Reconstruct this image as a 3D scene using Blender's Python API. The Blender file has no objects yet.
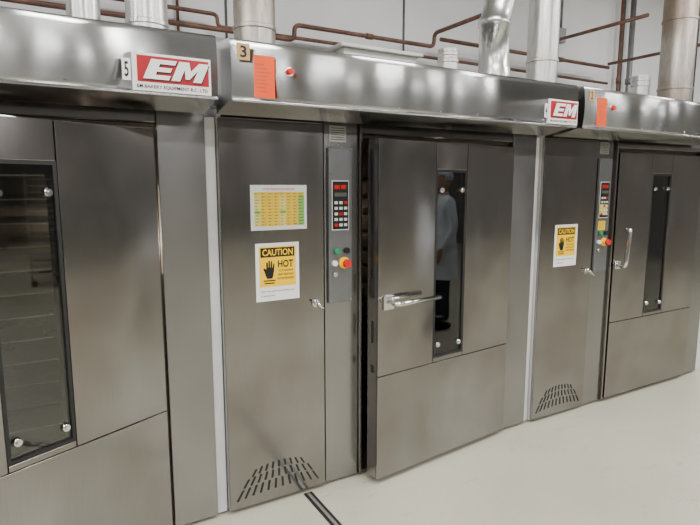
import bpy, bmesh, math, random
from mathutils import Vector, Matrix
random.seed(4)
S = bpy.context.scene
COL = S.collection

# ------------------------------------------------------------------ materials
def nt(name):
    m = bpy.data.materials.new(name); m.use_nodes = True
    t = m.node_tree; t.nodes.clear()
    o = t.nodes.new('ShaderNodeOutputMaterial'); b = t.nodes.new('ShaderNodeBsdfPrincipled')
    t.links.new(b.outputs[0], o.inputs[0])
    return m, t, b, o

def simple(name, col, rough=0.5, metal=0.0, var=0.08, scale=12, coat=0.0):
    m, t, b, o = nt(name)
    tc = t.nodes.new('ShaderNodeTexCoord'); n = t.nodes.new('ShaderNodeTexNoise')
    n.inputs['Scale'].default_value = scale; n.inputs['Detail'].default_value = 4
    t.links.new(tc.outputs['Object'], n.inputs['Vector'])
    r = t.nodes.new('ShaderNodeValToRGB')
    r.color_ramp.elements[0].position = .3; r.color_ramp.elements[1].position = .7
    r.color_ramp.elements[0].color = tuple(max(0, c*(1-var)) for c in col)+(1,)
    r.color_ramp.elements[1].color = tuple(min(1, c*(1+var)) for c in col)+(1,)
    t.links.new(n.outputs['Fac'], r.inputs[0]); t.links.new(r.outputs[0], b.inputs['Base Color'])
    b.inputs['Roughness'].default_value = rough; b.inputs['Metallic'].default_value = metal
    b.inputs['Coat Weight'].default_value = coat
    return m

def steel(name, c0, c1, grain=(50, 50, 1.2), r0=.2, r1=.34, tint=(.30, .24, .19), tintamt=.35, bump=0.0, aniso=.6, wave=.3):
    m, t, b, o = nt(name)
    L = t.links.new
    tc = t.nodes.new('ShaderNodeTexCoord')
    mp = t.nodes.new('ShaderNodeMapping'); mp.inputs['Scale'].default_value = grain
    L(tc.outputs['Object'], mp.inputs[0])
    n = t.nodes.new('ShaderNodeTexNoise'); n.inputs['Scale'].default_value = 6; n.inputs['Detail'].default_value = 5
    L(mp.outputs[0], n.inputs['Vector'])
    big = t.nodes.new('ShaderNodeTexNoise'); big.inputs['Scale'].default_value = 1.9; big.inputs['Detail'].default_value = 2
    L(tc.outputs['Object'], big.inputs['Vector'])
    cr = t.nodes.new('ShaderNodeValToRGB')
    cr.color_ramp.elements[0].color = c0+(1,); cr.color_ramp.elements[1].color = c1+(1,)
    cr.color_ramp.elements[0].position = .3; cr.color_ramp.elements[1].position = .7
    L(n.outputs['Fac'], cr.inputs[0])
    mx = t.nodes.new('ShaderNodeMix'); mx.data_type = 'RGBA'
    mr = t.nodes.new('ShaderNodeMapRange'); mr.inputs['From Min'].default_value = .42; mr.inputs['From Max'].default_value = .66
    mr.inputs['To Max'].default_value = tintamt
    L(big.outputs['Fac'], mr.inputs[0]); L(mr.outputs[0], mx.inputs[0])
    L(cr.outputs[0], mx.inputs[6]); mx.inputs[7].default_value = tint+(1,)
    L(mx.outputs[2], b.inputs['Base Color'])
    rr = t.nodes.new('ShaderNodeMapRange'); rr.inputs['From Min'].default_value = .35; rr.inputs['From Max'].default_value = .65
    rr.inputs['To Min'].default_value = r0; rr.inputs['To Max'].default_value = r1
    ad = t.nodes.new('ShaderNodeMath'); ad.operation = 'MULTIPLY_ADD'; ad.inputs[1].default_value = .12
    L(n.outputs['Fac'], ad.inputs[0])
    hf = t.nodes.new('ShaderNodeMath'); hf.operation = 'MULTIPLY'; hf.inputs[1].default_value = .88
    L(big.outputs['Fac'], hf.inputs[0]); L(hf.outputs[0], ad.inputs[2])
    L(ad.outputs[0], rr.inputs[0]); L(rr.outputs[0], b.inputs['Roughness'])
    # gentle sheet-metal waviness
    wm = t.nodes.new('ShaderNodeMapping'); wm.inputs['Scale'].default_value = (1.5, 1.5, .7)
    L(tc.outputs['Object'], wm.inputs[0])
    wv = t.nodes.new('ShaderNodeTexNoise'); wv.inputs['Scale'].default_value = 2.3; wv.inputs['Detail'].default_value = 0
    L(wm.outputs[0], wv.inputs['Vector'])
    bp = t.nodes.new('ShaderNodeBump'); bp.inputs['Strength'].default_value = wave; bp.inputs['Distance'].default_value = .04
    L(wv.outputs['Fac'], bp.inputs['Height'])
    nrm = bp
    if bump:
        b2 = t.nodes.new('ShaderNodeBump'); b2.inputs['Strength'].default_value = bump; b2.inputs['Distance'].default_value = .01
        L(n.outputs['Fac'], b2.inputs['Height']); L(bp.outputs[0], b2.inputs['Normal']); nrm = b2
    L(nrm.outputs[0], b.inputs['Normal'])
    if aniso:
        tg = t.nodes.new('ShaderNodeTangent'); tg.direction_type = 'RADIAL'; tg.axis = 'Z'
        L(tg.outputs[0], b.inputs['Tangent']); b.inputs['Anisotropic'].default_value = aniso
        b.inputs['Anisotropic Rotation'].default_value = .25
    b.inputs['Metallic'].default_value = 1
    return m

M = {}
M['steel'] = steel('brushed_stainless', (.285, .276, .272), (.315, .306, .30), r0=.09, r1=.23, tint=(.215, .182, .162), tintamt=.6, wave=.4)
M['hood'] = steel('hood_stainless', (.47, .47, .47), (.50, .50, .50), grain=(1.0, 40, 40), r0=.18, r1=.27, tint=(.36, .355, .35), tintamt=.6, aniso=.8, wave=.16)
M['steel_lt'] = steel('column_stainless', (.315, .31, .313), (.33, .325, .328), r0=.18, r1=.27, tint=(.28, .265, .26), tintamt=.4, wave=.2)
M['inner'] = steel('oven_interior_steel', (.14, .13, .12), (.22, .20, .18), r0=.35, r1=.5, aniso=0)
M['chrome'] = simple('chrome', (.75, .75, .74), .12, 1, .03)
M['galv'] = steel('galvanised_duct', (.62, .62, .62), (.80, .80, .79), grain=(9, 9, 2), r0=.26, r1=.42, tint=(.52, .45, .36), tintamt=.5, bump=.05, aniso=0)
M['rustduct'] = steel('stained_duct', (.42, .38, .34), (.58, .54, .49), grain=(9, 9, 2), r0=.35, r1=.55, tint=(.28, .18, .12), tintamt=.6, bump=.05, aniso=0)
M['pipe'] = simple('rusty_pipe', (.17, .085, .058), .55, .1, .35, 14)
M['pipe_g'] = simple('grey_conduit', (.25, .25, .25), .45, .6, .15)
M['black'] = simple('black_rubber', (.012, .012, .012), .55)
M['dark'] = simple('dark_gap', (.02, .018, .017), .8)
M['white'] = simple('white_trim_paint', (.74, .74, .74), .4, 0, .04)
M['paper'] = simple('laminated_paper', (.88, .88, .87), .25, 0, .02)
M['yellow'] = simple('sign_yellow', (1.0, .60, 0.0), .4, 0, .0)
M['ink'] = simple('black_ink', (.005, .005, .005), .45)
M['greyink'] = simple('grey_ink', (.11, .11, .10), .5)
M['red'] = simple('sign_red', (.42, .002, .012), .35, 0, .05)
M['redb'] = simple('red_plastic', (.72, .008, .006), .25)
M['green'] = simple('green_plastic', (.005, .25, .10), .3)
M['orange'] = simple('orange_card', (.90, .085, .005), .5, 0, .06)
M['tan'] = simple('tan_label', (.55, .36, .16), .5, 0, .1)
M['cell1'] = simple('table_yellow', (.95, .60, .0), .4)
M['cell2'] = simple('table_cream', (.85, .72, .18), .4)
M['cell3'] = simple('table_green', (.25, .52, .07), .4)
M['grey'] = simple('control_plate_grey', (.23, .23, .24), .35, .7, .04)
M['cream'] = simple('cream_box', (.66, .66, .60), .5)

def glass_mat():
    m, t, b, o = nt('dark_tinted_glass')
    t.nodes.remove(b)
    g = t.nodes.new('ShaderNodeBsdfGlossy'); g.inputs['Roughness'].default_value = .02; g.inputs[0].default_value = (.95, .97, .97, 1)
    tr = t.nodes.new('ShaderNodeBsdfTransparent'); tr.inputs[0].default_value = (.62, .62, .60, 1)
    f = t.nodes.new('ShaderNodeFresnel'); f.inputs[0].default_value = 1.66
    mx = t.nodes.new('ShaderNodeMixShader')
    t.links.new(f.outputs[0], mx.inputs[0]); t.links.new(tr.outputs[0], mx.inputs[1]); t.links.new(g.outputs[0], mx.inputs[2])
    t.links.new(mx.outputs[0], o.inputs[0])
    return m
M['glass'] = glass_mat()

def floor_mat():
    m, t, b, o = nt('epoxy_floor'); L = t.links.new
    tc = t.nodes.new('ShaderNodeTexCoord')
    n = t.nodes.new('ShaderNodeTexNoise'); n.inputs['Scale'].default_value = .9; n.inputs['Detail'].default_value = 6
    n2 = t.nodes.new('ShaderNodeTexNoise'); n2.inputs['Scale'].default_value = 55; n2.inputs['Detail'].default_value = 2
    L(tc.outputs['Object'], n.inputs[0]); L(tc.outputs['Object'], n2.inputs[0])
    a = t.nodes.new('ShaderNodeMath'); a.operation = 'MULTIPLY_ADD'; a.inputs[1].default_value = .25
    L(n2.outputs['Fac'], a.inputs[0]); L(n.outputs['Fac'], a.inputs[2])
    r = t.nodes.new('ShaderNodeValToRGB'); r.color_ramp.elements[0].position = .4; r.color_ramp.elements[1].position = .8
    r.color_ramp.elements[0].color = (.44, .42, .325, 1); r.color_ramp.elements[1].color = (.54, .52, .415, 1)
    L(a.outputs[0], r.inputs[0])
    # scuffs / stains
    s = t.nodes.new('ShaderNodeTexNoise'); s.inputs['Scale'].default_value = 6; s.inputs['Detail'].default_value = 9; s.inputs['Roughness'].default_value = .7
    mp = t.nodes.new('ShaderNodeMapping'); mp.inputs['Scale'].default_value = (1, 2.2, 1); mp.inputs['Rotation'].default_value = (0, 0, .5)
    L(tc.outputs['Object'], mp.inputs[0]); L(mp.outputs[0], s.inputs[0])
    mr = t.nodes.new('ShaderNodeMapRange'); mr.inputs['From Min'].default_value = .58; mr.inputs['From Max'].default_value = .74; mr.inputs['To Max'].default_value = .5
    L(s.outputs['Fac'], mr.inputs[0])
    mx = t.nodes.new('ShaderNodeMix'); mx.data_type = 'RGBA'; L(mr.outputs[0], mx.inputs[0]); L(r.outputs[0], mx.inputs[6]); mx.inputs[7].default_value = (.28, .25, .18, 1)
    L(mx.outputs[2], b.inputs['Base Color'])
    b.inputs['Roughness'].default_value = .30
    bp = t.nodes.new('ShaderNodeBump'); bp.inputs['Strength'].default_value = .05; L(n2.outputs['Fac'], bp.inputs['Height']); L(bp.outputs[0], b.inputs['Normal'])
    return m
M['floor'] = floor_mat()
M['wall'] = simple('white_wall_panel', (.88, .89, .90), .5, 0, .03, 2)
M['wallf'] = simple('far_wall', (.20, .19, .18), .7, 0, .2, .8)
M['ceil'] = simple('ceiling_paint', (.55, .55, .55), .8, 0, .05, 2)
M['seam'] = simple('panel_seam', (.10, .10, .10), .7)

# ------------------------------------------------------------------ builders
def empty(name, loc=(0, 0, 0), rz=0, parent=None):
    e = bpy.data.objects.new(name, None); COL.objects.link(e)
    e.location = loc; e.rotation_euler = (0, 0, rz); e.empty_display_size = .1
    if parent: e.parent = parent
    return e

def mesh_obj(name, bm, mat, parent=None, smooth=False, bevel=0, seg=2):
    me = bpy.data.meshes.new(name); bm.to_mesh(me); bm.free()
    ms = mat if isinstance(mat, (list, tuple)) else [mat]
    for k in ms: me.materials.append(M[k] if isinstance(k, str) else k)
    ob = bpy.data.objects.new(name, me); COL.objects.link(ob)
    if parent: ob.parent = parent
    if smooth:
        for p in me.polygons: p.use_smooth = True
    if bevel:
        md = ob.modifiers.new('bev', 'BEVEL'); md.width = bevel; md.segments = seg; md.limit_method = 'ANGLE'
    return ob

def add_box(bm, x0, x1, y0, y1, z0, z1, mi=0):
    vs = [bm.verts.new((x, y, z)) for x in (x0, x1) for y in (y0, y1) for z in (z0, z1)]
    for q in ((0, 1, 3, 2), (4, 6, 7, 5), (0, 4, 5, 1), (2, 3, 7, 6), (0, 2, 6, 4), (1, 5, 7, 3)):
        f = bm.faces.new([vs[i] for i in q]); f.material_index = mi
    return vs

def box(name, x0, x1, y0, y1, z0, z1, mat, parent=None, bevel=.002):
    bm = bmesh.new(); add_box(bm, x0, x1, y0, y1, z0, z1)
    bmesh.ops.recalc_face_normals(bm, faces=bm.faces)
    return mesh_obj(name, bm, mat, parent, bevel=bevel)

def boxes(name, lst, mat, parent=None, bevel=0):
    bm = bmesh.new()
    for b in lst: add_box(bm, *b)
    bmesh.ops.recalc_face_normals(bm, faces=bm.faces)
    return mesh_obj(name, bm, mat, parent, bevel=bevel)

def ring_tube(bm, pts, radii, n=20, mi=0, caps=True):
    pts = [Vector(p) for p in pts]
    if not isinstance(radii, (list, tuple)): radii = [radii]*len(pts)
    tang = []
    for i in range(len(pts)):
        a = pts[max(0, i-1)]; b = pts[min(len(pts)-1, i+1)]
        d = b-a
        if d.length < 1e-6: d = pts[-1]-pts[0]
        tang.append(d.normalized())
    u = tang[0].orthogonal().normalized(); rings = []
    for i, p in enumerate(pts):
        t = tang[i]; u = (u-t*u.dot(t)).normalized(); v = t.cross(u)
        rings.append([bm.verts.new(p+(u*math.cos(2*math.pi*k/n)+v*math.sin(2*math.pi*k/n))*radii[i]) for k in range(n)])
    for a, b in zip(rings, rings[1:]):
        for k in range(n):
            f = bm.faces.new((a[k], a[(k+1) % n], b[(k+1) % n], b[k])); f.smooth = True; f.material_index = mi
    if caps:
        f = bm.faces.new(rings[0][::-1]); f.material_index = mi
        f = bm.faces.new(rings[-1]); f.material_index = mi

def tube(name, pts, radii, mat, parent=None, n=20):
    bm = bmesh.new(); ring_tube(bm, pts, radii, n)
    bmesh.ops.recalc_face_normals(bm, faces=bm.faces)
    return mesh_obj(name, bm, mat, parent)

def bend(pts, r=.03, k=5):
    """round the corners of a polyline"""
    pts = [Vector(p) for p in pts]; out = [pts[0]]
    for i in range(1, len(pts)-1):
        a = (pts[i-1]-pts[i]); b = (pts[i+1]-pts[i]); rr = min(r, a.length*.45, b.length*.45)
        A = pts[i]+a.normalized()*rr; B = pts[i]+b.normalized()*rr
        for j in range(k+1):
            t = j/k; out.append(A*(1-t)**2+pts[i]*2*t*(1-t)+B*t*t)
    out.append(pts[-1]); return out

def disc(name, x, z, y0, y1, r, mat, parent, r2=None, n=20):
    return tube(name, [(x, y0, z), (x, y1, z)], [r, r2 if r2 else r], mat, parent, n)

def text(name, body, x0, x1, z0, z1, y, mat, parent, shear=0, off=.012, ext=.0006):
    cu = bpy.data.curves.new(name, 'FONT'); cu.body = body; cu.size = 1; cu.shear = shear; cu.offset = off
    cu.resolution_u = 3; cu.align_x = 'LEFT'
    tmp = bpy.data.objects.new('tmp', cu); COL.objects.link(tmp)
    bpy.context.view_layer.update()
    dg = bpy.context.evaluated_depsgraph_get()
    me = bpy.data.meshes.new_from_object(tmp.evaluated_get(dg))
    bpy.data.objects.remove(tmp)
    xs = [v.co.x for v in me.vertices]; ys = [v.co.y for v in me.vertices]
    ax, bx, ay, by = min(xs), max(xs), min(ys), max(ys)
    for v in me.vertices:
        v.co = Vector((x0+(v.co.x-ax)/(bx-ax)*(x1-x0), y, z0+(v.co.y-ay)/(by-ay)*(z1-z0)))
    me.materials.clear(); me.materials.append(M[mat])
    ob = bpy.data.objects.new(name, me); COL.objects.link(ob); ob.parent = parent
    return ob

def polys(name, plist, y, mat, parent):
    """flat polygons (x,z lists) facing -y"""
    bm = bmesh.new()
    for pl in plist:
        f = bm.faces.new([bm.verts.new((x, y, z)) for x, z in pl])
        f.normal_update()
        if f.normal.y > 0: f.normal_flip()
    bmesh.ops.triangulate(bm, faces=bm.faces[:])
    return mesh_obj(name, bm, mat, parent)

# ------------------------------------------------------------------ room
box('floor', -8, 12, -12, 1.7, -.1, 0, 'floor', bevel=0)
box('ceiling', -8, 12, -12, 1.7, 4.6, 4.7, 'ceil', bevel=0)
wb = empty('wall_back')
box('wall_panel_surface', -8, 12, 1.6, 1.7, 0, 4.6, 'wall', wb, 0)
boxes('panel_seams', [(x-.008, x+.008, 1.59, 1.6, 0, 4.6) for x in (-3.2, -1.7, -.2, 1.3, 2.87, 4.4, 5.9, 7.4)], 'seam', wb)
box('wall_front', -8, 12, -12.1, -12, 0, 4.6, 'wallf', bevel=0)
box('wall_left', -8.1, -8, -12, 1.7, 0, 4.6, 'wallf', bevel=0)
box('wall_right', 12, 12.1, -12, 1.7, 0, 4.6, 'wallf', bevel=0)
box('wall_partition', 4.92, 12, .05, .15, 0, 2.0, 'white', bevel=0)
dj = empty('floor_joint_strip')
boxes('joint_dark_edges', [(1.116, 1.132, -12, -.03, 0.0005, .003), (1.148, 1.164, -12, -.03, 0.0005, .003)], 'black', dj, 0)
box('joint_metal_strip', 1.132, 1.148, -12, -.03, 0.0005, .004, 'galv', dj, 0)

# ------------------------------------------------------------------ ovens
def caution(parent_name, x0, x1, z0, z1, y):
    e = empty(parent_name)
    w = x1-x0; h = z1-z0
    X = lambda a: x0+a*w
    Z = lambda a: z0+a*h
    box('sheet', x0, x1, y-.0015, y, z0, z1, 'paper', e, 0)
    box('yellow_field', X(.08), X(.92), y-.0022, y-.0015, Z(.25), Z(.94), 'yellow', e, 0)
    box('header', X(.11), X(.89), y-.0028, y-.0022, Z(.76), Z(.92), 'ink', e, 0)
    text('caution_text', 'CAUTION', X(.15), X(.85), Z(.785), Z(.895), y-.0034, 'yellow', e, off=.02)
    text('hot_text', 'HOT', X(.50), X(.86), Z(.57), Z(.70), y-.0028, 'ink', e, off=.03)
    text('line_1', 'FOR BAKERS', X(.52), X(.85), Z(.50), Z(.535), y-.0028, 'ink', e)
    text('line_2', 'HEAT RESISTANT', X(.50), X(.87), Z(.43), Z(.47), y-.0028, 'ink', e)
    text('line_3', 'GLOVES REQUIRED', X(.48), X(.87), Z(.36), Z(.40), y-.0028, 'ink', e)
    text('foot_1', 'Please wear gloves for handling ovens', X(.1), X(.88), Z(.15), Z(.185), y-.002, 'ink', e)
    text('foot_2', 'in marked area', X(.1), X(.42), Z(.08), Z(.11), y-.002, 'ink', e)
    # hand pictogram: open hand with fingers and thumb over heat waves
    P = [(.22, .44), (.19, .52), (.165, .56), (.185, .58), (.22, .555), (.235, .56), (.232, .66), (.25, .68), (.27, .66), (.275, .585),
         (.285, .585), (.285, .69), (.303, .71), (.32, .69), (.322, .585), (.332, .585), (.338, .68), (.356, .70), (.372, .68), (.368, .58),
         (.378, .575), (.392, .64), (.41, .655), (.422, .635), (.41, .52), (.39, .44), (.37, .39), (.25, .39)]
    polys('hand_pictogram', [[(X(a), Z(b)) for a, b in P]], y-.003, 'ink', e)
    boxes('heat_waves', [(X(.17), X(.44), y-.003, y-.0026, Z(.345), Z(.365)), (X(.19), X(.42), y-.003, y-.0026, Z(.30), Z(.32))], 'ink', e)
    return e

def door(parent, hx, hy, ang, handle):
    W = 1.058
    d = empty('oven_door', (hx, hy, 0), ang, parent)
    z0, zs, zb, zt, z1 = .03, .605, .63, 1.685, 1.83
    a, b = -W+.40, -W+.645
    g = .0015
    sk = .012
    # skins
    box('kick_skin', -W, 0, 0, sk, z0, zs-g, 'steel', d, .003)
    box('left_skin', -W, a-g, 0, sk, zs+g, z1, 'steel', d, .003)
    box('right_skin', b+g, 0, 0, sk, zs+g, z1, 'steel', d, .003)
    box('over_window_skin', a+g, b-g, 0, sk, zt, z1, 'steel', d, .003)
    box('under_window_skin', a+g, b-g, 0, sk, zs+g, zb, 'steel', d, .003)
    c0, c1 = -W+.001, -.001
    boxes('door_core', [(c0, c1, sk+.001, .088, z0, zb), (c0, c1, sk+.001, .088, zt, z1-.001),
                        (c0, a, sk+.001, .088, zb, zt), (b, c1, sk+.001, .088, zb, zt)], 'steel_lt', d)
    boxes('seam_fill', [(c0+.02, c1, sk, sk+.001, zs-.01, zs+.01)], 'dark', d)
    t = .013
    boxes('window_gasket', [(a, b, .002, .03, zb, zb+t), (a, b, .002, .03, zt-t, zt), (a, a+t, .002, .03, zb+t, zt-t), (b-t, b, .002, .03, zb+t, zt-t)], 'black', d)
    box('outer_glass', a+t, b-t, .010, .016, zb+t, zt-t, 'glass', d, 0)
    for i, (cx, cz) in enumerate(((a+.038, zb+.075), (b-.036, zb+.065), (a+.045, zt-.11), (b-.036, zt-.11))):
        disc('glass_clamp_%d' % i, cx, cz, .011, -.006, .017, 'chrome', d, .013)
        disc('clamp_bolt_%d' % i, cx, cz, -.006, -.012, .007, 'chrome', d)
    boxes('door_seal', [(c0+.01, c0+.03, .088, .096, z0+.02, z1-.02), (c1-.03, c1-.01, .088, .096, z0+.02, z1-.02),
                        (c0+.03, c1-.03, .088, .096, z1-.04, z1-.02)], 'black', d)
    boxes('latch_slots', [(-W-.0008, -W+.001, .035, .06, 1.02, 1.12), (-W-.0008, -W+.001, .04, .055, .78, .90), (-W-.0008, -W+.001, .035, .06, .62, .66)], 'dark', d)
    for i, z in enumerate((.25, 1.55)):
        tube('hinge_pin_%d' % i, [(.008, .03, z-.06), (.008, .03, z+.06)], .011, 'chrome', d, 12)
    hxx = -W+.07; hz = .99
    if handle == 'across':
        box('handle_plate', hxx-.04, hxx+.03, -.012, 0, hz-.03, hz+.045, 'chrome', d, .004)
        tube('handle_bar', bend([(hxx, 0, hz+.012), (hxx-.01, -.075, hz+.008), (hxx+.30, -.075, hz+.012)], .035), .0125, 'chrome', d, 14)
        tube('latch_bar', bend([(hxx-.02, -.006, hz+.03), (hxx-.01, -.035, hz+.032), (hxx+.16, -.03, hz+.032)], .02), .008, 'chrome', d, 12)
    else:
        hz = 1.03; hxx = -W+.04
        box('handle_plate', hxx-.035, hxx+.03, -.012, 0, hz-.03, hz+.03, 'chrome', d, .004)
        tube('handle_bar', bend([(hxx, 0, hz), (hxx-.045, -.095, hz-.004), (hxx-.012, -.095, hz+.26), (hxx-.012, -.06, hz+.262)], .045), .014, 'chrome', d, 14)
    return d

def vent(parent, cx):
    rows = [(.062, .112, .44, 12), (.122, .162, .37, 11), (.172, .205, .28, 9)]
    bm = bmesh.new()
    for z0, z1, w, n in rows:
        for i in range(n):
            f = (i/(n-1)-.5)
            xb = cx+f*w; xt = cx+f*w*.86
            lift = .018*(1-abs(2*f)**2)
            t = .0105
            vs = []
            for y in (-.0262, -.0245):
                vs.append([bm.verts.new(p) for p in ((xb-t/2, y, z0+lift), (xb+t/2, y, z0+lift), (xt+t/2, y, z1+lift), (xt-t/2, y, z1+lift))])
            bm.faces.new(vs[0]); bm.faces.new(vs[1][::-1])
            for k in range(4): bm.faces.new((vs[0][k], vs[1][k], vs[1][(k+1) % 4], vs[0][(k+1) % 4]))
    bmesh.ops.recalc_face_normals(bm, faces=bm.faces)
    mesh_obj('vent_slots', bm, 'black', parent)

def rack_boxes(x0, x1, y0, y1, z0, z1, n):
    L = []
    for x in (x0, x1-.025):
        for y in (y0, y1-.025): L.append((x, x+.025, y, y+.025, z0, z1))
    for k in range(n):
        z = z0+.08+k*(z1-z0-.1)/n
        L += [(x0, x0+.015, y0, y1, z, z+.012), (x1-.015, x1, y0, y1, z, z+.012), (x0+.015, x1-.015, y0+.01, y1-.01, z+.012, z+.018)]
    return L

def oven(ox, ang, handle, lamp):
    e = empty('rack_oven', (ox, 0, 0))
    # casing
    box('casing_left', 0.004, .02, .0, 1.35, 0.01, 2.0, 'white', e)
    box('casing_right', 2.02, 2.035, .031, 1.35, 0.01, 2.0, 'steel_lt', e)
    box('casing_back', .02, 2.02, 1.33, 1.35, 0.01, 2.0, 'steel_lt', e)
    box('casing_top', .02, 2.02, .031, 1.33, 1.98, 2.0, 'steel_lt', e)
    # chamber
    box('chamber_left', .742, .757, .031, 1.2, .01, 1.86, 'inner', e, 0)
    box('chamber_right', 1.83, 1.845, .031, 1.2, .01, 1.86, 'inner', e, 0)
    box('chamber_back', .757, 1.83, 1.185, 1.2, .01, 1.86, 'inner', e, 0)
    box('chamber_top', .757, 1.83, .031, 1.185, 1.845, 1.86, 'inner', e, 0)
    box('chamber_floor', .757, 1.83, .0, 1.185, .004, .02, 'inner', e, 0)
    boxes('trolley_rack', rack_boxes(.97, 1.60, .25, .88, .12, 1.75, 15), 'galv', e)
    # added fill light and glowing tube to brighten the chamber interior
    tube('chamber_fill_tube', [(1.79, .12, 1.20), (1.79, .12, 1.60)], .02, 'glow', e, 12)
    pl = bpy.data.lights.new('chamber_fill_light', 'POINT'); pl.energy = lamp; pl.shadow_soft_size = .05; pl.color = (1, .86, .68)
    po = bpy.data.objects.new('chamber_fill_light', pl); COL.objects.link(po); po.parent = e; po.location = (1.70, .14, 1.35)
    # front fascia
    box('service_panel', .0, .522, -.024, -.001, .02, 1.90, 'steel', e, .004)
    box('service_panel_back', .021, .53, .0, .03, .01, 1.93, 'dark', e, 0)
    box('control_column', .531, .728, -.012, .03, .015, 1.93, 'steel_lt', e, .004)
    box('column_flange', .729, .744, -.03, .03, .015, 1.93, 'steel', e, .002)
    box('header', .745, 1.832, -.006, .03, 1.862, 1.97, 'steel', e, .003)
    box('right_column', 1.833, 2.037, -.010, .03, .015, 1.93, 'steel_lt', e, .005)
    box('white_side_trim', 2.042, 2.088, .012, .03, .01, 1.90, 'white', e, .002)
    # hood
    prof = [(-.10, 1.90), (-.285, 1.933), (-.305, 1.933)]
    for k in range(13):
        f = k/12; prof.append((-.31-.009*math.sin(math.pi*f), 1.936+f*(2.158-1.936)))
    prof += [(-.303, 2.166), (-.29, 2.169), (.0, 2.19), (.0, 1.935), (-.10, 1.935)]
    bm = bmesh.new(); x0, x1 = -.028, 2.01
    A = [bm.verts.new((x0, y, z)) for y, z in prof]; B = [bm.verts.new((x1, y, z)) for y, z in prof]
    n = len(prof)
    for k in range(n):
        f = bm.faces.new((A[k], A[(k+1) % n], B[(k+1) % n], B[k])); f.smooth = 2 <= k <= 16
    bm.faces.new(A[::-1]); bm.faces.new(B)
    bmesh.ops.recalc_face_normals(bm, faces=bm.faces)
    mesh_obj('hood', bm, 'hood', e)
    box('hood_lip', x0, x1, -.318, -.300, 1.927, 1.937, 'hood', e, .002)
    disc('alarm_lamp_base', .213, 2.059, -.316, -.328, .017, 'chrome', e)
    disc('alarm_lamp', .213, 2.059, -.328, -.345, .015, 'redb', e, .011)
    bm = bmesh.new()
    for i in range(9):
        x = .05+i*.24
        if x < x1-.02: ring_tube(bm, [(x, -.316, 1.955), (x, -.320, 1.955)], [.004, .002], 8)
    mesh_obj('hood_rivets', bm, 'chrome', e)
    # controls
    cp = -.030
    box('rating_plate', .56, .655, -.015, -.0125, 1.815, 1.893, 'galv', e, .001)
    boxes('rating_lines', [(.568, .647, -.0158, -.015, 1.825+k*.011, 1.829+k*.011) for k in range(6)], 'greyink', e)
    box('control_box', .547, .682, cp, -.0125, 1.0, 1.785, 'grey', e, .004)
    boxes('control_screws', [(x, x+.006, cp-.002, cp, z, z+.006) for x in (.553, .670) for z in (1.01, 1.33, 1.655, 1.77)], 'chrome', e)
    box('keypad_frame', .563, .661, cp-.003, cp, 1.375, 1.625, 'paper', e, .001)
    box('keypad', .567, .657, cp-.005, cp-.003, 1.38, 1.62, 'ink', e, .001)
    boxes('display', [(.578, .606, cp-.0065, cp-.005, 1.582, 1.602), (.614, .642, cp-.0065, cp-.005, 1.582, 1.602)], 'redb', e, 0)
    box('display_low', .578, .646, cp-.0065, cp-.005, 1.545, 1.564, 'greyink', e, 0)
    L = []; R = []
    for r in range(5):
        for c in range(3):
            x = .577+c*.027; z = 1.395+r*.028
            (R if (r*2+c) % 5 == 0 else L).append((x, x+.018, cp-.0065, cp-.005, z, z+.014))
    boxes('keys_white', L, 'paper', e); boxes('keys_red', R, 'redb', e)
    disc('button_green', .588, 1.27, cp, cp-.018, .015, 'green', e)
    disc('button_black', .645, 1.27, cp, cp-.018, .015, 'ink', e)
    disc('button_white', .575, 1.208, cp, cp-.018, .014, 'paper', e)
    disc('stop_base', .632, 1.207, cp, cp-.010, .030, 'yellow', e)
    disc('stop_stem', .632, 1.207, cp-.010, cp-.030, .013, 'yellow', e)
    disc('stop_button', .632, 1.207, cp-.030, cp-.050, .022, 'redb', e, .019)
    disc('key_switch', .578, 1.15, cp, cp-.014, .012, 'chrome', e)
    # service latch
    disc('latch_rose', .47, 1.012, -.024, -.034, .020, 'chrome', e)
    tube('latch_knob', bend([(.47, -.034, 1.012), (.47, -.06, 1.012), (.50, -.066, .985)], .01), .008, 'chrome', e, 12)
    tube('latch_wing', [(.45, -.045, 1.03), (.49, -.045, .995)], .009, 'chrome', e, 12)
    vent(e, .257)
    door(e, 1.818, -.035, ang, handle)
    return e

def emis(name, c, s):
    m, t, b, o = nt(name); b.inputs['Base Color'].default_value = c+(1,)
    b.inputs['Emission Color'].default_value = c+(1,); b.inputs['Emission Strength'].default_value = s
    return m
M['tube'] = emis('lamp_diffuser', (1, .995, .985), 9)
M['glow'] = emis('chamber_fill_glow', (1, .85, .6), 1.2)  # glow of the tube added to brighten the chamber

oven(-1.365, math.radians(25.5), 'up', 11)
oven(.728, math.radians(6.3), 'across', 3)
oven(2.825, 0, 'up', 3)

# notices on doors
py = -.024
sn = empty('schedule_notice')
box('sheet', .868, 1.155, py-.0015, py, 1.39, 1.602, 'paper', sn, 0)
Y_, C_, G_, K_ = [], [], [], []
for r in range(11):
    for c in range(8):
        x = .886+c*.032; z = 1.41+r*.0145
        q = (x, x+.031, py-.0022, py-.0015, z, z+.0135)
        (Y_ if (c in (1, 2, 3, 5, 6) or r == 10) else (G_ if (c == 7 or r == 4) else C_)).append(q)
        K_.append((x+.005, x+.005+random.uniform(.008, .018), py-.0027, py-.0022, z+.0045, z+.007))
boxes('cells_yellow', Y_, 'cell1', sn); boxes('cells_cream', C_, 'cell2', sn); boxes('cells_green', G_, 'cell3', sn); boxes('cell_text', K_, 'greyink', sn)
text('heading', 'OVEN BAKING SCHEDULE', .93, 1.09, 1.578, 1.588, py-.002, 'redb', sn)
caution('caution_sign', .886, 1.11, 1.048, 1.328, py)
caution('caution_sign', 2.958, 3.182, 1.062, 1.342, py)

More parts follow.
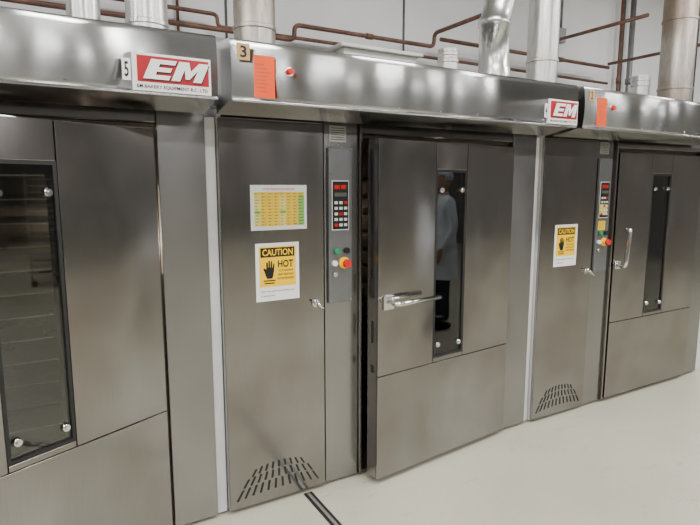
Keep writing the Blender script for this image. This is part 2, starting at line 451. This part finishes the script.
# hood signs
def logo(x0, x1, z0, z1):
    y = -.321
    e = empty('maker_sign'); w = x1-x0; h = z1-z0
    X = lambda a: x0+a*w
    Z = lambda a: z0+a*h
    box('plate', x0, x1, y-.003, y+.012, z0, z1, 'paper', e, .001)
    box('red_field', X(.06), X(.97), y-.004, y-.003, Z(.24), Z(.93), 'red', e, 0)
    def sl(pl, dx=0, dz=0): return [(X(a+dx+.11*(b-.5)), Z(.32+b*.53+dz)) for a, b in pl]
    E_ = [(.18, 0), (.50, 0), (.50, .22), (.31, .22), (.31, .39), (.48, .39), (.48, .61), (.31, .61), (.31, .78), (.50, .78), (.50, 1), (.18, 1)]
    M_ = [(.53, 0), (.64, 0), (.64, .60), (.70, .12), (.75, .12), (.81, .60), (.81, 0), (.92, 0), (.92, 1), (.79, 1), (.725, .55), (.66, 1), (.53, 1)]
    polys('letter_shadow', [sl(E_, .012, -.022), sl(M_, .012, -.022)], y-.006, 'ink', e)
    polys('letters', [sl(E_), sl(M_)], y-.008, 'paper', e)
    text('small_letters', 'EM BAKERY EQUIPMENT B.C. LTD', X(.05), X(.95), Z(.06), Z(.17), y-.0045, 'ink', e)
logo(.335, .617, 1.938, 2.07)
logo(2.49, 2.732, 1.94, 2.072)

def label(name, x0, x1, z0, z1, mat, num=None, y=-.3215):
    e = empty(name)
    box('card', x0, x1, y-.0015, y, z0, z1, mat, e, 0)
    w, h = x1-x0, z1-z0
    if num: text('digit', num, x0+.25*w, x0+.75*w, z0+.15*h, z0+.85*h, y-.0022, 'ink', e, off=.02)
    else:
        boxes('print', [(x0+.12*w, x0+(.5+.35*random.random())*w, y-.002, y-.0015, z0+h*(.15+k*.09), z0+h*(.16+k*.09)) for k in range(8)], 'greyink', e)
label('number_label', .302, .331, 1.97, 2.045, 'paper', '5')
label('number_label', .722, .775, 2.085, 2.148, 'tan', '3')
label('number_label', 2.46, 2.486, 1.97, 2.045, 'paper', '4')
label('number_label', 2.83, 2.872, 2.085, 2.148, 'tan', '2')
label('orange_tag', .79, .878, 1.947, 2.110, 'orange')
label('orange_tag', 2.905, 2.993, 1.947, 2.110, 'orange')
label('yellow_notice', 3.385, 3.47, 1.40, 1.47, 'cell2', None, -.0345)
label('yellow_notice', 3.39, 3.465, 1.29, 1.355, 'cell1', None, -.0305)

# ------------------------------------------------------------------ ducts
def duct(name, x, y, r, z0, z1, mat, ribs=()):
    pts = [(x, y, z0), (x, y, z0+.03), (x, y, z0+.031)]; rad = [r*1.22, r*1.22, r]
    for z in ribs:
        pts += [(x, y, z-.012), (x, y, z-.008), (x, y, z+.008), (x, y, z+.012)]; rad += [r, r*1.05, r*1.05, r]
    pts.append((x, y, z1)); rad.append(r)
    bm = bmesh.new()
    n = 28; rings = [[bm.verts.new((px+rr*math.cos(2*math.pi*k/n), pyy+rr*math.sin(2*math.pi*k/n), pz)) for k in range(n)] for (px, pyy, pz), rr in zip(pts, rad)]
    for a, b in zip(rings, rings[1:]):
        for k in range(n):
            f = bm.faces.new((a[k], a[(k+1) % n], b[(k+1) % n], b[k])); f.smooth = True
    bm.faces.new(rings[0][::-1]); bm.faces.new(rings[-1])
    ob = mesh_obj(name, bm, mat)
    md = ob.modifiers.new('es', 'EDGE_SPLIT'); md.split_angle = math.radians(35)
    return ob
duct('exhaust_duct', .246, .3, .068, 2.0, 4.6, 'galv', (2.6, 3.3))
duct('exhaust_duct', .51, .3, .092, 2.0, 4.6, 'galv', (2.33, 2.9, 3.6))
duct('exhaust_duct', 1.03, .3, .104, 2.0, 4.6, 'rustduct', (2.38, 3.1, 3.8))
duct('exhaust_duct', 3.13, .3, .104, 2.0, 4.6, 'galv', (2.45, 3.1, 3.8))
duct('exhaust_duct', 4.75, .3, .13, 2.0, 4.6, 'rustduct', (2.4, 2.95, 3.7))
duct('vent_stub', 2.29, .3, .062, 2.0, 2.43, 'galv', (2.36, 2.40))
duct('vent_stub', 4.27, .3, .07, 2.0, 2.46, 'galv', (2.39, 2.43))
# bent duct
P = []; R = []
for i, (dx, z, r) in enumerate([(0, 2.0, .105), (0, 2.35, .105), (-.005, 2.36, .098), (-.01, 2.62, .096), (-.012, 2.625, .103), (-.012, 2.645, .103), (-.005, 2.65, .095), (.01, 2.72, .096), (.04, 2.80, .096), (.08, 2.87, .096), (.11, 2.95, .096), (.12, 3.05, .096), (.12, 4.6, .096)]):
    P.append((2.68+dx, .3, z)); R.append(r)
tube('exhaust_duct', P, R, 'galv', None, 28)
# boxes on roof
jb = empty('roof_junction_box')
box('housing', 1.66, 2.2, .5, .85, 2.0, 2.415, 'cream', jb, .004)
box('lid', 1.63, 2.23, .47, .88, 2.415, 2.435, 'cream', jb, .004)

# pipes
def pipe(pts, r, mat='pipe', name='conduit_pipe'):
    e = empty(name)
    tube('run', bend(pts, .06), r, mat, e, 12)
    bm = bmesh.new()
    for a, b in zip(pts, pts[1:]):
        a = Vector(a); b = Vector(b); n = int((b-a).length/1.1)
        for k in range(1, n+1):
            p = a.lerp(b, k/(n+1)); d = (b-a).normalized()*.03
            ring_tube(bm, [p-d, p+d], r*1.35, 12)
    mesh_obj('couplings', bm, mat, e)
    return e
pipe([(-5, 1.4, 2.66), (1.75, 1.4, 2.66), (1.75, 1.4, 2.77), (3.05, 1.4, 2.77), (3.05, 1.4, 2.88), (3.05, .55, 2.88)], .017)
pipe([(-5, 1.48, 2.78), (1.2, 1.48, 2.78), (1.2, 1.48, 2.70), (5.5, 1.48, 2.70)], .014)
pipe([(-5, 1.54, 2.56), (2.2, 1.54, 2.56), (2.2, 1.54, 2.62), (5.2, 1.54, 2.62)], .011)
pipe([(3.12, 1.4, 2.84), (5.40, 1.4, 2.84)], .017)
pipe([(5.45, 1.44, 2.89), (5.45, .1, 2.89)], .016)
pipe([(4.62, 1.50, 3.03), (4.62, .5, 3.03)], .016)
pipe([(5.91, 1.5, 0), (5.91, 1.5, 4.6)], .03, 'pipe_g')
pipe([(5.75, 1.52, 0), (5.75, 1.52, 4.6)], .018, 'pipe')
pipe([(-.35, 1.57, 2.4), (-.35, 1.57, 4.6)], .010, 'pipe_g')
pipe([(.95, 1.57, 2.4), (.95, 1.57, 4.6)], .010, 'pipe')
cb = empty('wall_switch_box')
box('case', 4.78, 4.88, 1.54, 1.6, 3.06, 3.2, 'pipe_g', cb, .004)
tube('feed', [(4.83, 1.57, 3.2), (4.83, 1.57, 4.6)], .012, 'pipe_g', cb)

# ------------------------------------------------------------------ trolleys mirrored in the steel; unseen cabinets added to darken its reflections
def trolley(x, y, rz):
    e = empty('bakery_trolley', (x, y, 0), rz)
    boxes('frame_and_trays', rack_boxes(-.32, .32, -.35, .35, .13, 1.8, 16), 'galv', e)
    for i, (a, b) in enumerate(((-.29, -.32), (.29, -.32), (-.29, .32), (.29, .32))):
        tube('castor_%d' % i, [(a-.015, b, .055), (a+.015, b, .055)], .053, 'black', e, 16)
        box('fork_%d' % i, a-.02, a+.02, b-.01, b+.01, .09, .135, 'chrome', e, 0)
for x, y, r in ((-3.2, -5.2, .1), (-1.9, -5.4, -.1), (3.6, -5.8, .3), (6.2, -4.8, 0), (7.4, -4.9, .15)): trolley(x, y, r)
def added_cabinet(x, y):
    e = empty('added_reflection_cabinet', (x, y, 0))
    box('carcass', -.9, .9, -.35, .35, .08, 2.5, 'wallf', e, .01)
    boxes('doors', [(-.88, -.01, .351, .372, .1, 2.48), (.01, .88, .351, .372, .1, 2.48)], 'grey', e, .004)
    boxes('pulls', [(-.06, -.04, .373, .40, 1.1, 1.35), (.04, .06, .373, .40, 1.1, 1.35)], 'chrome', e)
    boxes('feet', [(a, a+.08, b, b+.08, 0, .08) for a in (-.88, .8) for b in (-.33, .25)], 'black', e)
for x in (-5.4, -1.0, 1.2, 5.0, 9.5): added_cabinet(x, -9.8)

# ------------------------------------------------------------------ lights
for ix, x in enumerate((-5, -1.6, 1.8, 5.2, 8.6)):
    for iy, y in enumerate((-1.3, -4.6, -8.5)):
        f = empty('ceiling_light')
        f.location = (x, y, 3.95)
        box('housing', -.75, .75, -.15, .15, .03, .09, 'white', f, .005)
        box('diffuser', -.72, .72, -.12, .12, .018, .03, 'tube', f, 0)
        boxes('hangers', [(-.6, -.595, -.003, .003, .09, .65), (.595, .6, -.003, .003, .09, .65)], 'pipe_g', f)
        la = bpy.data.lights.new('lamp', 'AREA'); la.shape = 'RECTANGLE'; la.size = 1.44; la.size_y = .24
        la.energy = 82; la.color = (1, .995, .985)
        lo = bpy.data.objects.new('lamp', la); COL.objects.link(lo); lo.parent = f; lo.location = (0, 0, .012)
w = bpy.data.worlds.new('world'); S.world = w; w.use_nodes = True
w.node_tree.nodes['Background'].inputs[0].default_value = (.8, .85, .9, 1)
w.node_tree.nodes['Background'].inputs[1].default_value = .4

# ------------------------------------------------------------------ worker seen in the door reflection
M['skin'] = simple('skin', (.55, .33, .24), .5)
M['coat'] = simple('lab_coat', (.80, .86, .95), .8)
M['net'] = simple('hair_net', (.65, .75, .88), .8)
M['trouser'] = simple('trousers', (.03, .035, .06), .8)
def skinned(name, vs, es, rs, mats, parent, pick=None, sub=2):
    me = bpy.data.meshes.new(name); me.from_pydata(vs, es, [])
    ob = bpy.data.objects.new(name+'_tmp', me); COL.objects.link(ob)
    ob.modifiers.new('skin', 'SKIN'); sd = ob.modifiers.new('sub', 'SUBSURF'); sd.levels = sub; sd.render_levels = sub
    for i, v in enumerate(me.skin_vertices[0].data):
        r = rs[i]; v.radius = r if isinstance(r, tuple) else (r, r); v.use_root = (i == 0)
    bpy.context.view_layer.update()
    m2 = bpy.data.meshes.new_from_object(ob.evaluated_get(bpy.context.evaluated_depsgraph_get()))
    bpy.data.objects.remove(ob)
    m2.materials.clear()
    for k in mats: m2.materials.append(M[k])
    for p in m2.polygons:
        p.use_smooth = True
        p.material_index = pick(p.center) if pick else 0
    o2 = bpy.data.objects.new(name, m2); COL.objects.link(o2); o2.parent = parent
    return o2
wk = empty('factory_worker', (4.38, -1.96, 0), math.radians(-60))
V = [(0, 0, .96), (0, 0, 1.14), (0, -.005, 1.33), (0, .005, 1.46), (0, -.005, 1.56)]
E = [(0, 1), (1, 2), (2, 3), (3, 4)]; Rr = [(.155, .11), (.14, .10), (.17, .11), (.075, .07), .055]
for s in (1, -1):
    i = len(V)
    V += [(s*.17, 0, 1.42), (s*.235, .03, 1.14), (s*.215, -.10, .93)]; E += [(2, i), (i, i+1), (i+1, i+2)]; Rr += [.068, .05, .034]
    i = len(V)
    V += [(s*.09, 0, .86), (s*.10, -.015, .50), (s*.105, .01, .10)]; E += [(0, i), (i, i+1), (i+1, i+2)]; Rr += [.10, .065, .045]
skinned('body', V, E, Rr, ['coat', 'trouser', 'skin'], wk, lambda c: 1 if c.z < .86 and abs(c.x) < .19 and c.y > -.09 else (2 if c.z > 1.50 else 0))
for s in (1, -1):
    w0 = Vector((s*.215, -.10, .93)); pz = Vector((s*.212, -.135, .85))
    V = [tuple(w0), tuple(w0.lerp(pz, .5)), tuple(pz)]; E = [(0, 1), (1, 2)]; Rr = [.026, (.02, .034), (.016, .038)]
    for k, (oy, ln) in enumerate(((-.03, .065), (-.010, .075), (.010, .07), (.028, .055))):
        i = len(V); b = pz+Vector((0, oy, -.01))
        V += [tuple(b+Vector((0, -.004, -.02))), tuple(b+Vector((-s*.006, -.012, -.02-ln*.5))), tuple(b+Vector((-s*.022, -.016, -.02-ln)))]
        E += [(2, i), (i, i+1), (i+1, i+2)]; Rr += [.010, .009, .007]
    i = len(V); V += [tuple(w0.lerp(pz, .6)+Vector((-s*.01, -.035, 0))), tuple(w0.lerp(pz, .6)+Vector((-s*.018, -.052, -.035)))]; E += [(1, i), (i, i+1)]; Rr += [.012, .009]
    skinned('hand', V, E, Rr, ['skin'], wk)
    bm = bmesh.new(); bmesh.ops.create_uvsphere(bm, u_segments=16, v_segments=10, radius=1, matrix=Matrix.Translation((s*.105, -.05, .05)) @ Matrix.Diagonal((.05, .135, .05, 1)))
    for v in bm.verts: v.co.z = max(0.002, v.co.z)
    mesh_obj('shoe', bm, 'ink', wk, True)
bm = bmesh.new(); n = 28; rings = []
for z, rx, ry in ((1.16, .165, .125), (1.0, .18, .14), (.8, .2, .155), (.58, .215, .165)):
    rings.append([bm.verts.new((rx*math.cos(2*math.pi*k/n), ry*math.sin(2*math.pi*k/n), z)) for k in range(n)])
for a, b in zip(rings, rings[1:]):
    for k in range(n): bm.faces.new((a[k], a[(k+1) % n], b[(k+1) % n], b[k])).smooth = True
mesh_obj('coat_skirt', bm, 'coat', wk)
bm = bmesh.new(); bmesh.ops.create_uvsphere(bm, u_segments=32, v_segments=24, radius=1)
for v in bm.verts:
    x, y, z = v.co
    nx, ny, nz = x, y, z
    x *= .076*(1-.22*max(0, -nz)); y *= .097; z *= .118
    if abs(nx) < .18 and ny < -.9 and -.28 < nz < .05: y -= .018
    if .2 < abs(nx) < .5 and ny < -.75 and 0 < nz < .2: y += .007
    v.co = (x, y-.015, z+1.66)
mesh_obj('head', bm, 'skin', wk, True)
bm = bmesh.new(); bmesh.ops.create_uvsphere(bm, u_segments=28, v_segments=18, radius=1, matrix=Matrix.Translation((0, -.005, 1.69)) @ Matrix.Diagonal((.088, .108, .105, 1)))
bmesh.ops.delete(bm, geom=[v for v in bm.verts if v.co.z < 1.675 + (.03 if v.co.y < -.03 else -.03)], context='VERTS')
mesh_obj('hair_net', bm, 'net', wk, True)
for s in (1, -1):
    for nm, loc, sc, mt in (('eye', (s*.03, -.098, 1.665), (.012, .008, .008), 'paper'), ('pupil', (s*.03, -.105, 1.665), (.005, .003, .005), 'ink'), ('ear', (s*.076, 0, 1.655), (.008, .018, .03), 'skin')):
        bm = bmesh.new(); bmesh.ops.create_uvsphere(bm, u_segments=12, v_segments=8, radius=1, matrix=Matrix.Translation(loc) @ Matrix.Diagonal(sc+(1,)))
        mesh_obj(nm, bm, mt, wk, True)
bm = bmesh.new(); bmesh.ops.create_uvsphere(bm, u_segments=12, v_segments=8, radius=1, matrix=Matrix.Translation((0, -.095, 1.60)) @ Matrix.Diagonal((.024, .010, .006, 1)))
mesh_obj('mouth', bm, 'red', wk, True)

# ------------------------------------------------------------------ camera
cam = bpy.data.cameras.new('camera'); cam.sensor_width = 36; cam.lens = 545/700*36; cam.clip_start = .05
co = bpy.data.objects.new('camera', cam); COL.objects.link(co)
co.location = (0, -2.45, 1.6); co.rotation_euler = (math.radians(90-8.05), 0, math.radians(-30))
S.camera = co
